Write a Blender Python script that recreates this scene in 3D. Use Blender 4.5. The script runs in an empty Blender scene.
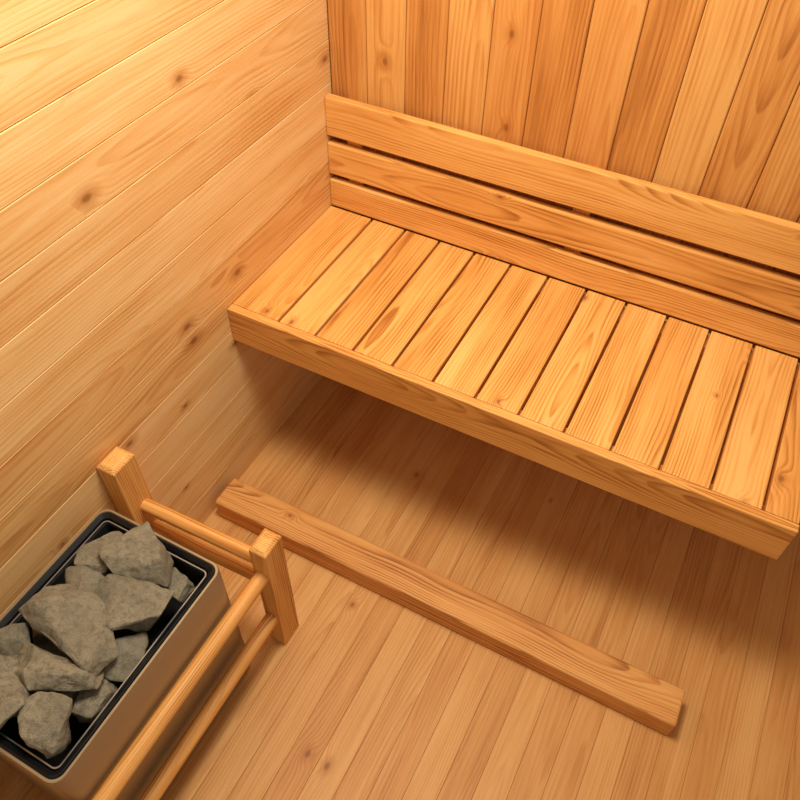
import bpy, bmesh, math, random
import numpy as np
from mathutils import Vector, Matrix, noise as mnoise

random.seed(7)
scene=bpy.context.scene
try:
    scene.view_settings.view_transform='Standard'
    scene.view_settings.look='None'
except Exception: pass

# ------------------------------------------------------------------ nodes
class NT:
    def __init__(s,mat):
        mat.use_nodes=True; s.t=mat.node_tree; s.t.nodes.clear()
        s.out=s.t.nodes.new('ShaderNodeOutputMaterial'); s.b=s.t.nodes.new('ShaderNodeBsdfPrincipled')
        s.t.links.new(s.b.outputs[0],s.out.inputs[0])
    def n(s,k,**a):
        x=s.t.nodes.new(k)
        for q,v in a.items(): setattr(x,q,v)
        return x
    def put(s,sock,v):
        if isinstance(v,bpy.types.NodeSocket): s.t.links.new(v,sock)
        elif v is not None: sock.default_value=v
    def m(s,op,a,b=None,c=None,clamp=False):
        x=s.n('ShaderNodeMath',operation=op,use_clamp=clamp)
        s.put(x.inputs[0],a)
        if b is not None: s.put(x.inputs[1],b)
        if c is not None: s.put(x.inputs[2],c)
        return x.outputs[0]
    def xyz(s,a,b,c):
        x=s.n('ShaderNodeCombineXYZ')
        for i,v in enumerate((a,b,c)): s.put(x.inputs[i],v)
        return x.outputs[0]
    def noise(s,vec,scale=1,detail=2,rough=.5,dist=0):
        x=s.n('ShaderNodeTexNoise'); s.put(x.inputs['Vector'],vec)
        x.inputs['Scale'].default_value=scale; x.inputs['Detail'].default_value=detail
        x.inputs['Roughness'].default_value=rough; x.inputs['Distortion'].default_value=dist
        return x.outputs['Fac']
    def mix(s,f,a,b,mode='MIX'):
        x=s.n('ShaderNodeMix',data_type='RGBA',blend_type=mode)
        s.put(x.inputs['Factor'],f)
        s.put(x.inputs[6],a if isinstance(a,bpy.types.NodeSocket) else (*a,1))
        s.put(x.inputs[7],b if isinstance(b,bpy.types.NodeSocket) else (*b,1))
        return x.outputs[2]
    def ss(s,v,lo,hi,tlo=0,thi=1):
        x=s.n('ShaderNodeMapRange',interpolation_type='SMOOTHSTEP')
        s.put(x.inputs[0],v)
        for i,q in enumerate((lo,hi,tlo,thi)): x.inputs[i+1].default_value=q
        return x.outputs[0]
def lin(r,g,b):
    return tuple(((c/255)/12.92 if c/255<=.04045 else ((c/255+.055)/1.055)**2.4) for c in (r,g,b))

def wood(name,light,mid,dark,ring=.5,fiber=.3,var=.25,knots=.3,period=.0075,rough=.52,knotscale=5.0,huevar=.3,streak=.45,kc_s=1.0):
    mat=bpy.data.materials.new(name); N=NT(mat)
    a=N.n('ShaderNodeAttribute',attribute_name='bc'); sp=N.n('ShaderNodeSeparateXYZ'); N.put(sp.inputs[0],a.outputs['Vector'])
    o=N.n('ShaderNodeAttribute',attribute_name='bo'); so=N.n('ShaderNodeSeparateXYZ'); N.put(so.inputs[0],o.outputs['Vector'])
    X,Y,Z=sp.outputs; r1,r2,r3=so.outputs
    Xo=N.m('MULTIPLY_ADD',r1,61.7,X)
    seed=N.m('MULTIPLY',r2,43.1)
    lv=N.xyz(N.m('MULTIPLY',Xo,1.6),N.m('MULTIPLY',Y,3.0),N.m('MULTIPLY_ADD',Z,3.0,seed))
    n1=N.m('SUBTRACT',N.noise(lv,1,2),.5)
    lv2=N.xyz(N.m('MULTIPLY_ADD',Xo,1.1,17.3),N.m('MULTIPLY',Y,1.0),seed)
    n2=N.m('SUBTRACT',N.noise(lv2,1,1),.5)
    # knots
    kv=N.xyz(Xo,N.m('ADD',N.m('MULTIPLY',N.m('MULTIPLY_ADD',Z,.7,Y),1.6),seed),0.0)
    vor=N.n('ShaderNodeTexVoronoi',voronoi_dimensions='2D'); N.put(vor.inputs['Vector'],kv); vor.inputs['Scale'].default_value=knotscale
    kc=N.n('ShaderNodeSeparateColor'); N.put(kc.inputs[0],vor.outputs['Color'])
    sel=N.m('LESS_THAN',kc.outputs[0],knots)
    kd=vor.outputs['Distance']
    size=N.m('MULTIPLY_ADD',kc.outputs[1],.05,.03)
    kdn=N.m('DIVIDE',kd,size)
    bulge=N.m('MULTIPLY',N.m('EXPONENT',N.m('MULTIPLY',N.m('MULTIPLY',kdn,kdn),-.16)),sel)
    Yc=N.m('ADD',N.m('ADD',Y,N.m('MULTIPLY',N.m('SUBTRACT',r2,.5),.16)),N.m('MULTIPLY',n1,.035))
    Zc=N.m('ADD',N.m('ADD',N.m('MULTIPLY',N.m('ABSOLUTE',Z),1.0),N.m('MULTIPLY_ADD',r3,.04,.012)),N.m('MULTIPLY',n2,.11))
    d=N.m('SQRT',N.m('ADD',N.m('MULTIPLY',Yc,Yc),N.m('MULTIPLY',Zc,Zc)))
    d=N.m('MULTIPLY_ADD',bulge,.018,d)
    wv=N.xyz(N.m('MULTIPLY',Xo,7),N.m('MULTIPLY',Y,50),N.m('MULTIPLY_ADD',Z,50,seed))
    d=N.m('MULTIPLY_ADD',N.noise(wv,1,2),.003,d)
    fr=N.m('FRACT',N.m('DIVIDE',d,period))
    rg=N.m('MULTIPLY',N.ss(fr,.25,.88),N.ss(fr,.9,1.0,1,0))
    mod=N.noise(N.xyz(N.m('MULTIPLY',Xo,2.5),N.m('MULTIPLY',Y,22),seed),1,2)
    rg=N.m('MULTIPLY',rg,N.ss(mod,.3,.7,.25,1.0))
    fv=N.xyz(N.m('MULTIPLY',Xo,8),N.m('MULTIPLY',Y,380),N.m('MULTIPLY_ADD',Z,380,seed))
    fb=N.noise(fv,1,3,.6)
    stv=N.xyz(N.m('MULTIPLY',Xo,3),N.m('MULTIPLY',Y,110),N.m('MULTIPLY_ADD',Z,110,seed))
    stn=N.noise(stv,1,4,.65)
    big=N.noise(N.xyz(N.m('MULTIPLY',Xo,2.0),N.m('MULTIPLY',Y,14),N.m('MULTIPLY_ADD',Z,14,seed)),1,3)
    f=N.m('MULTIPLY',rg,ring)
    f=N.m('MULTIPLY_ADD',N.m('SUBTRACT',fb,.5),fiber*2,f)
    f=N.m('MULTIPLY_ADD',N.m('SUBTRACT',stn,.5),streak*2,f)
    f=N.m('MULTIPLY_ADD',N.m('SUBTRACT',big,.45),1.0,f)
    f=N.m('MULTIPLY_ADD',N.m('SUBTRACT',r3,.5),var*1.6,f)
    f=N.m('ADD',f,.16)
    cr=N.n('ShaderNodeValToRGB'); N.put(cr.inputs[0],f)
    e=cr.color_ramp.elements; e[0].position=0;e[0].color=(*light,1);e[1].position=1;e[1].color=(*dark,1)
    k=cr.color_ramp.elements.new(.42);k.color=(*mid,1)
    col=cr.outputs[0]
    col=N.mix(N.m('MULTIPLY',N.m('MULTIPLY',r1,r1),huevar),col,lin(196,116,48),'MIX')
    kh=N.m('MULTIPLY',N.ss(kdn,.7,3.0,1,0),sel)
    col=N.mix(N.m('MULTIPLY',kh,.5*kc_s),col,lin(176,106,44))
    kr=N.m('MULTIPLY',N.ss(kdn,.3,1.1,1,0),sel)
    col=N.mix(N.m('MULTIPLY',kr,.62*kc_s),col,lin(118,64,24))
    N.put(N.b.inputs['Base Color'],col)
    N.put(N.b.inputs['Roughness'],N.m('MULTIPLY_ADD',fb,.2,rough-.1))
    N.b.inputs['Specular IOR Level'].default_value=.3
    bp=N.n('ShaderNodeBump'); bp.inputs['Strength'].default_value=.3; bp.inputs['Distance'].default_value=.001
    N.put(bp.inputs['Height'],N.m('ADD',fb,N.m('MULTIPLY',rg,-.6))); N.put(N.b.inputs['Normal'],bp.outputs[0])
    return mat

M_wall=wood('spruce_wall',lin(242,204,144),lin(230,180,112),lin(186,124,62),ring=.38,fiber=.18,var=.24,knots=.30,knotscale=3.8,huevar=.14,period=.009)
M_back=wood('cedar_wall',lin(222,166,94),lin(200,134,66),lin(144,82,32),ring=.38,fiber=.2,var=.36,knots=.24,knotscale=3.6,huevar=.4,period=.010)
M_bench=wood('bench_pine',lin(238,184,108),lin(223,158,80),lin(162,98,38),ring=.56,fiber=.22,var=.16,knots=.08,huevar=.14,period=.0075)
M_beam=wood('beam_pine',lin(228,168,96),lin(209,141,72),lin(138,80,32),ring=.7,fiber=.25,var=.1,knots=.02,huevar=.1,period=.0065)
M_floor=wood('floor_pine',lin(220,168,102),lin(204,145,80),lin(160,102,48),ring=.32,fiber=.18,var=.18,knots=.14,huevar=.12,knotscale=4.5,period=.008)
M_rail=wood('rail_pine',lin(238,184,108),lin(222,156,80),lin(152,90,36),ring=.65,fiber=.2,var=.15,knots=.0,huevar=.1,period=.006)

def plain(name,col,rough=.5,metal=0,noise=0,nscale=40,bump=0):
    mat=bpy.data.materials.new(name);N=NT(mat)
    N.b.inputs['Roughness'].default_value=rough;N.b.inputs['Metallic'].default_value=metal
    tc=N.n('ShaderNodeTexCoord')
    nz=N.noise(tc.outputs['Object'],nscale,4,.6)
    c=N.mix(N.m('MULTIPLY',nz,noise),col,tuple(x*.45 for x in col)); N.put(N.b.inputs['Base Color'],c)
    if bump:
        bp=N.n('ShaderNodeBump');bp.inputs['Strength'].default_value=bump;bp.inputs['Distance'].default_value=.002
        N.put(bp.inputs['Height'],nz);N.put(N.b.inputs['Normal'],bp.outputs[0])
    return mat
M_steel=plain('heater_steel',lin(164,148,120),.36,.6,.15,25)
M_black=plain('heater_black_enamel',lin(22,23,26),.25,.1,.1)
M_chrome=plain('heater_trim_metal',lin(150,150,148),.3,.8,.1)
M_inner=plain('heater_inner_dark',lin(18,17,15),.85,0,.2)

def stone_mat():
    mat=bpy.data.materials.new('sauna_stone');N=NT(mat)
    tc=N.n('ShaderNodeTexCoord');v=tc.outputs['Object']
    a=N.noise(v,9,5,.6);b=N.noise(v,60,7,.75);c=N.noise(v,380,3,.7)
    o=N.n('ShaderNodeAttribute',attribute_name='bo'); so=N.n('ShaderNodeSeparateXYZ'); N.put(so.inputs[0],o.outputs['Vector'])
    col=N.mix(N.ss(a,.3,.7),lin(136,128,106),lin(168,158,132))
    col=N.mix(N.ss(b,.4,.7),col,lin(104,97,78))
    col=N.mix(N.ss(c,.52,.72,0,.5),col,lin(200,190,164))
    col=N.mix(N.m('MULTIPLY',so.outputs[0],.35),col,lin(122,114,96))
    N.put(N.b.inputs['Base Color'],col);N.b.inputs['Roughness'].default_value=.85
    bp=N.n('ShaderNodeBump');bp.inputs['Strength'].default_value=1.0;bp.inputs['Distance'].default_value=.008
    N.put(bp.inputs['Height'],N.m('ADD',b,N.m('MULTIPLY',c,.3)));N.put(N.b.inputs['Normal'],bp.outputs[0])
    return mat
M_stone=stone_mat()

# ------------------------------------------------------------------ board builder
class Boards:
    """collects chamfered boards in one mesh; grain axis given per board"""
    def __init__(s): s.v=[];s.f=[];s.bc=[];s.bo=[]
    def add(s,lo,hi,grain='x',ch=.002,seg=1,xf=None,rnd=None):
        lo=Vector(lo);hi=Vector(hi);c=(lo+hi)/2;d=hi-lo
        bm=bmesh.new();bmesh.ops.create_cube(bm,size=1)
        for v in bm.verts: v.co=Vector((v.co.x*d.x,v.co.y*d.y,v.co.z*d.z))
        if ch>0: bmesh.ops.bevel(bm,geom=bm.edges[:],offset=ch,segments=seg,affect='EDGES',profile=.5)
        s._emit(bm,c,d,grain,xf,rnd)
    def _emit(s,bm,c,d,grain,xf,rnd=None):
        r=rnd or (random.random(),random.random(),random.random())
        base=len(s.v);bm.verts.ensure_lookup_table()
        gi='xyz'.index(grain);oth=[i for i in range(3) if i!=gi]
        if d[oth[0]]<d[oth[1]]: oth.reverse()
        for v in bm.verts:
            p=v.co
            s.bc.append((p[gi],p[oth[0]],p[oth[1]]));s.bo.append(r)
            q=(xf@p if xf else p)+c
            s.v.append(tuple(q))
        for f in bm.faces: s.f.append([base+v.index for v in f.verts])
        bm.free()
    def cyl(s,p0,p1,rad,seg=24,squash=1.0):
        p0=Vector(p0);p1=Vector(p1);L=(p1-p0).length
        bm=bmesh.new();bmesh.ops.create_cone(bm,cap_ends=True,segments=seg,radius1=rad,radius2=rad,depth=L)
        bmesh.ops.bevel(bm,geom=[e for e in bm.edges if abs(e.verts[0].co.z-e.verts[1].co.z)<1e-6],offset=rad*.12,segments=2,affect='EDGES')
        q=(p1-p0).to_track_quat('Z','Y').to_matrix()
        s._emit(bm,(p0+p1)/2,Vector((2*rad,2*rad,L)),'z',q)
    def obj(s,name,mat,parent=None,smooth=False):
        me=bpy.data.meshes.new(name);me.from_pydata(s.v,[],s.f);me.update()
        a=me.attributes.new('bc','FLOAT_VECTOR','POINT');a.data.foreach_set('vector',np.array(s.bc,dtype=np.float32).ravel())
        a=me.attributes.new('bo','FLOAT_VECTOR','POINT');a.data.foreach_set('vector',np.array(s.bo,dtype=np.float32).ravel())
        me.materials.append(mat)
        if smooth:
            me.shade_smooth()
            try: me.set_sharp_from_angle(angle=math.radians(40))
            except Exception: pass
        o=bpy.data.objects.new(name,me);scene.collection.objects.link(o)
        if parent: o.parent=parent
        return o
def empty(name,loc=(0,0,0)):
    e=bpy.data.objects.new(name,None);scene.collection.objects.link(e);e.empty_display_size=.1
    return e

# ------------------------------------------------------------------ dimensions
L=1.6;D=.588;ZS=.715;ZT=1.0985;HB=.126;BW=.0455;PW=.1234

# walls
b=Boards();ph=.125;z=0
XN=-3.6
while z<3.0:
    b.add((-.02,XN,z if z else -.02),(0,BW,z+ph-.0010),'y',.0016)
    z+=ph
b.add((-.05,XN,-.02),(-.0155,BW+.05,3.0),'y',0)
wl=b.obj('wall_left',M_wall)
b=Boards();x=0.0
while x<3.4:
    w=PW
    b.add((x,BW,-.01),(x+w-.0018,BW+.02,3.0),'z',.0028)
    x+=w
b.add((0,BW+.015,0),(3.45,BW+.05,3.0),'z',0)
wb=b.obj('wall_back',M_back)
b=Boards();x=0.0
while x<3.4:
    b.add((x,XN,-.02),(x+.0814,BW,0),'y',.0008)
    x+=.082
b.add((0,XN,-.06),(3.4,BW,-.0155),'y',0)
fl=b.obj('floor',M_floor)

# bench
bench=empty('sauna_bench')
b=Boards();edges=[0.0]+[.1606+i*PW for i in range(12)]+[L]
for i in range(13):
    b.add((edges[i]+(.004 if i else .001),-D+.028,ZS-.026),(edges[i+1]-(.004 if i<12 else .001),-.001,ZS),'y',.003,2)
b.obj('seat_slats',M_bench,bench)
b=Boards();b.add((.001,-D,ZS-HB),(L,-D+.026,ZS+.001),'x',.003,2,rnd=(.55,.31,.72));b.obj('front_board',M_bench,bench)
b=Boards()
b.add((.001,-D+.03,ZS-.086),(L-.03,-D+.07,ZS-.027),'x',.002)
b.add((.001,-.05,ZS-.096),(L-.03,BW-.001,ZS-.027),'x',.002)
for x in (.03,.8,1.53):
    b.add((x,-D+.07,ZS-.086),(x+.045,-.05,ZS-.027),'y',.002)
    b.add((x,.005,.001),(x+.045,BW-.001,ZS-.097),'z',.002)
b.obj('under_frame',M_bench,bench)

# backrest
br=empty('bench_backrest')
b=Boards();BL=2.2
for (z0,z1) in ((ZS+.002,ZS+.100),(ZS+.123,ZS+.232),(ZS+.257,ZT)):
    b.add((.001,0,z0),(BL,.026,z1),'x',.004,2)
b.obj('backrest_planks',M_bench,br)
b=Boards()
for x in (.06,.8,1.5,2.1):
    b.add((x,.026,ZS-.02),(x+.05,BW-.0005,ZT-.02),'z',.001)
b.obj('battens',M_bench,br)

# floor beam
b=Boards();b.add((.026,-.860,0),(1.570,-.748,.088),'x',.008,3)
b.obj('wooden_beam',M_beam)

# ------------------------------------------------------------------ heater
heater=empty('sauna_heater')
hx0,hx1,hy0,hy1,hz=.055,.4276,-1.775,-1.222,.575
def rrect(x0,x1,y0,y1,r,n=6):
    pts=[]
    for cx,cy,a0 in ((x1-r,y1-r,0),(x0+r,y1-r,90),(x0+r,y0+r,180),(x1-r,y0+r,270)):
        for i in range(n+1):
            a=math.radians(a0+90*i/n);pts.append((cx+r*math.cos(a),cy+r*math.sin(a)))
    return pts
def loft(name,rings,mat,parent,cap_end=False,cap_start=False):
    v=[];f=[];n=len(rings[0][0])
    for pts,z in rings:
        v+=[(p[0],p[1],z) for p in pts]
    for k in range(len(rings)-1):
        for i in range(n):
            j=(i+1)%n;f.append([k*n+i,k*n+j,(k+1)*n+j,(k+1)*n+i])
    if cap_end: f.append([(len(rings)-1)*n+i for i in range(n)])
    if cap_start: f.append([i for i in range(n)][::-1])
    me=bpy.data.meshes.new(name);me.from_pydata(v,[],f);me.update();me.materials.append(mat)
    me.shade_smooth()
    try: me.set_sharp_from_angle(angle=math.radians(35))
    except Exception: pass
    o=bpy.data.objects.new(name,me);scene.collection.objects.link(o);o.parent=parent;return o
def off(d,r=.03):
    return rrect(hx0+d,hx1-d,hy0+d,hy1-d,max(r-d*.6,.006))
loft('casing',[(off(.004),.03),(off(.0),.04),(off(0),hz-.004),(off(.002),hz),(off(.007),hz),(off(.009),hz-.004)],M_steel,heater,cap_start=True)
loft('plinth',[(off(.03),.0),(off(.03),.03)],M_inner,heater)
loft('rim',[(off(.009),hz-.006),(off(.010),hz+.001),(off(.013),hz+.003),(off(.022),hz-.004),(off(.027),hz-.022)],M_black,heater)
loft('tray_lip',[(off(.026),hz-.020),(off(.0265),hz-.008),(off(.0295),hz-.008),(off(.030),hz-.022)],M_chrome,heater)
loft('stone_basket',[(off(.030),hz-.02),(off(.034),hz-.20)],M_inner,heater,cap_end=True)

# stones
def stone(bd,c,size,rot,seed):
    rr=random.Random(seed)
    bm=bmesh.new();pts=[]
    for i in range(14):
        u=Vector((rr.gauss(0,1),rr.gauss(0,1),rr.gauss(0,1))).normalized()
        k=rr.uniform(.88,1.1)
        m=max(abs(u.x),abs(u.y),abs(u.z));u=u*(1-.55)+u/m*.55*.9
        pts.append(bm.verts.new((u.x*size[0]/2*k,u.y*size[1]/2*k,u.z*size[2]/2*k)))
    r=bmesh.ops.convex_hull(bm,input=bm.verts[:])
    junk=[e for e in r['geom_interior']+r['geom_unused'] if isinstance(e,bmesh.types.BMVert) and e.is_valid]
    if junk: bmesh.ops.delete(bm,geom=list(set(junk)),context='VERTS')
    bmesh.ops.dissolve_limit(bm,angle_limit=math.radians(14),verts=bm.verts[:],edges=bm.edges[:])
    mn=min(size)
    bmesh.ops.bevel(bm,geom=bm.edges[:],offset=mn*.035,segments=2,affect='EDGES',profile=.6,clamp_overlap=True)
    bmesh.ops.triangulate(bm,faces=bm.faces[:])
    for _ in range(3):
        bmesh.ops.subdivide_edges(bm,edges=[e for e in bm.edges if e.calc_length()>.008],cuts=1,use_grid_fill=True)
        bmesh.ops.triangulate(bm,faces=bm.faces[:])
    bm.normal_update()
    for v in bm.verts:
        n=mnoise.noise(v.co*18+Vector((seed*3.1,0,0)))*.010+mnoise.noise(v.co*60+Vector((0,seed,0)))*.0035
        v.co+=v.normal*n
    mat=Matrix.Rotation(rot[2],3,'Z')@Matrix.Rotation(rot[1],3,'Y')@Matrix.Rotation(rot[0],3,'X')
    bd._emit(bm,Vector(c),Vector(size),'x',mat)
b=Boards()
S=[((.155,-1.330,.592),(.12,.155,.10),(.2,.4,.2)),
   ((.268,-1.318,.606),(.20,.155,.11),(.15,.2,-.45)),
   ((.180,-1.418,.585),(.16,.09,.08),(.1,-.1,.1)),
   ((.308,-1.405,.588),(.21,.155,.12),(-.1,.15,.15)),
   ((.240,-1.508,.620),(.28,.155,.11),(.1,.05,-.12)),
   ((.142,-1.610,.580),(.10,.12,.10),(.3,.3,.9)),
   ((.270,-1.600,.606),(.225,.14,.10),(-.15,.1,-.1)),
   ((.205,-1.695,.600),(.19,.155,.11),(.1,-.2,-.6)),
   ((.325,-1.690,.590),(.13,.14,.10),(.1,.1,.1)),
   ((.340,-1.495,.545),(.11,.13,.10),(.4,.2,.5)),
   ((.135,-1.500,.540),(.11,.13,.09),(.2,.2,1.)),
   ((.340,-1.300,.530),(.08,.10,.08),(.2,.2,1.)),
   ((.240,-1.650,.525),(.22,.12,.08),(.2,.0,.3)),
   ((.230,-1.380,.515),(.22,.16,.08),(.0,.1,.3)),
   ((.350,-1.590,.540),(.08,.13,.08),(.2,.2,.1)),
   ((.230,-1.540,.490),(.24,.16,.08),(.0,.1,.3)),
   ((.125,-1.690,.530),(.06,.10,.07),(.2,.2,.1))]
for i,(c,s,r) in enumerate(S): stone(b,c,s,r,i+43)
st=b.obj('sauna_stones',M_stone,None)
st.data.shade_smooth()
try: st.data.set_sharp_from_angle(angle=math.radians(24))
except Exception: pass

# ------------------------------------------------------------------ heater guard
guard=empty('heater_guard_rail')
def post(name,x,y,sx,sy,h,ch=.010):
    b=Boards()
    bm=bmesh.new();bmesh.ops.create_cube(bm,size=1)
    for v in bm.verts:
        v.co=Vector((v.co.x*sx,v.co.y*sy,v.co.z*h))
    top=[e for e in bm.edges if all(v.co.z>0 for v in e.verts)]
    bmesh.ops.bevel(bm,geom=top,offset=ch,segments=1,affect='EDGES')
    bmesh.ops.bevel(bm,geom=[e for e in bm.edges if e.calc_face_angle(0)>.4],offset=.002,segments=1,affect='EDGES')
    b._emit(bm,Vector((x,y,h/2)),Vector((sx,sy,h)),'z',None)
    return b.obj(name,M_rail,guard)
px,py=.455,-1.10
post('post_1',px,py,.052,.074,.535)
post('post_2',.033,-1.130,.060,.078,.65)
post('post_3',px,-1.92,.052,.074,.535)
post('post_4',.033,-1.92,.060,.078,.65)
b=Boards()
for z in (.445,.335):
    b.cyl((.05,py-.02,z),(px-.01,py-.01,z),.0195)
    b.cyl((.05,-1.92,z),(px-.01,-1.92,z),.0195)
for z in (.41,.17):
    b.cyl((px,py-.02,z),(px,-1.90,z),.021)
b.obj('rails',M_rail,guard,smooth=True)

# ------------------------------------------------------------------ lights
def area(name,loc,target,size,power,col):
    l=bpy.data.lights.new(name,'AREA');l.shape='RECTANGLE';l.size=size[0];l.size_y=size[1];l.energy=power;l.color=col
    o=bpy.data.objects.new(name,l);scene.collection.objects.link(o);o.location=loc
    o.rotation_euler=(Vector(target)-Vector(loc)).to_track_quat('-Z','Y').to_euler();return o
area('ceiling_light',(.66,-.84,2.72),(.62,-.80,0),(.6,.6),46,(1,.92,.79))
w=bpy.data.worlds.new('world');scene.world=w;w.use_nodes=True
bg=w.node_tree.nodes['Background'];bg.inputs[0].default_value=(1,.90,.75,1);bg.inputs[1].default_value=.34

# ------------------------------------------------------------------ camera
R=np.array([[.8864,.4627,.0144],[.3574,-.6643,-.6565],[-.2942,.587,-.7542]])
U,_,Vt=np.linalg.svd(R);R=U@Vt
cam=bpy.data.cameras.new('camera');co=bpy.data.objects.new('camera',cam);scene.collection.objects.link(co)
M=Matrix.Identity(4)
for i in range(3):
    M[i][0]=R[0][i];M[i][1]=-R[1][i];M[i][2]=-R[2][i]
M[0][3],M[1][3],M[2][3]=1.1924,-1.8267,2.2126
co.matrix_world=M
cam.sensor_width=36;cam.lens=757.59/800*36;cam.clip_start=.02
scene.camera=co
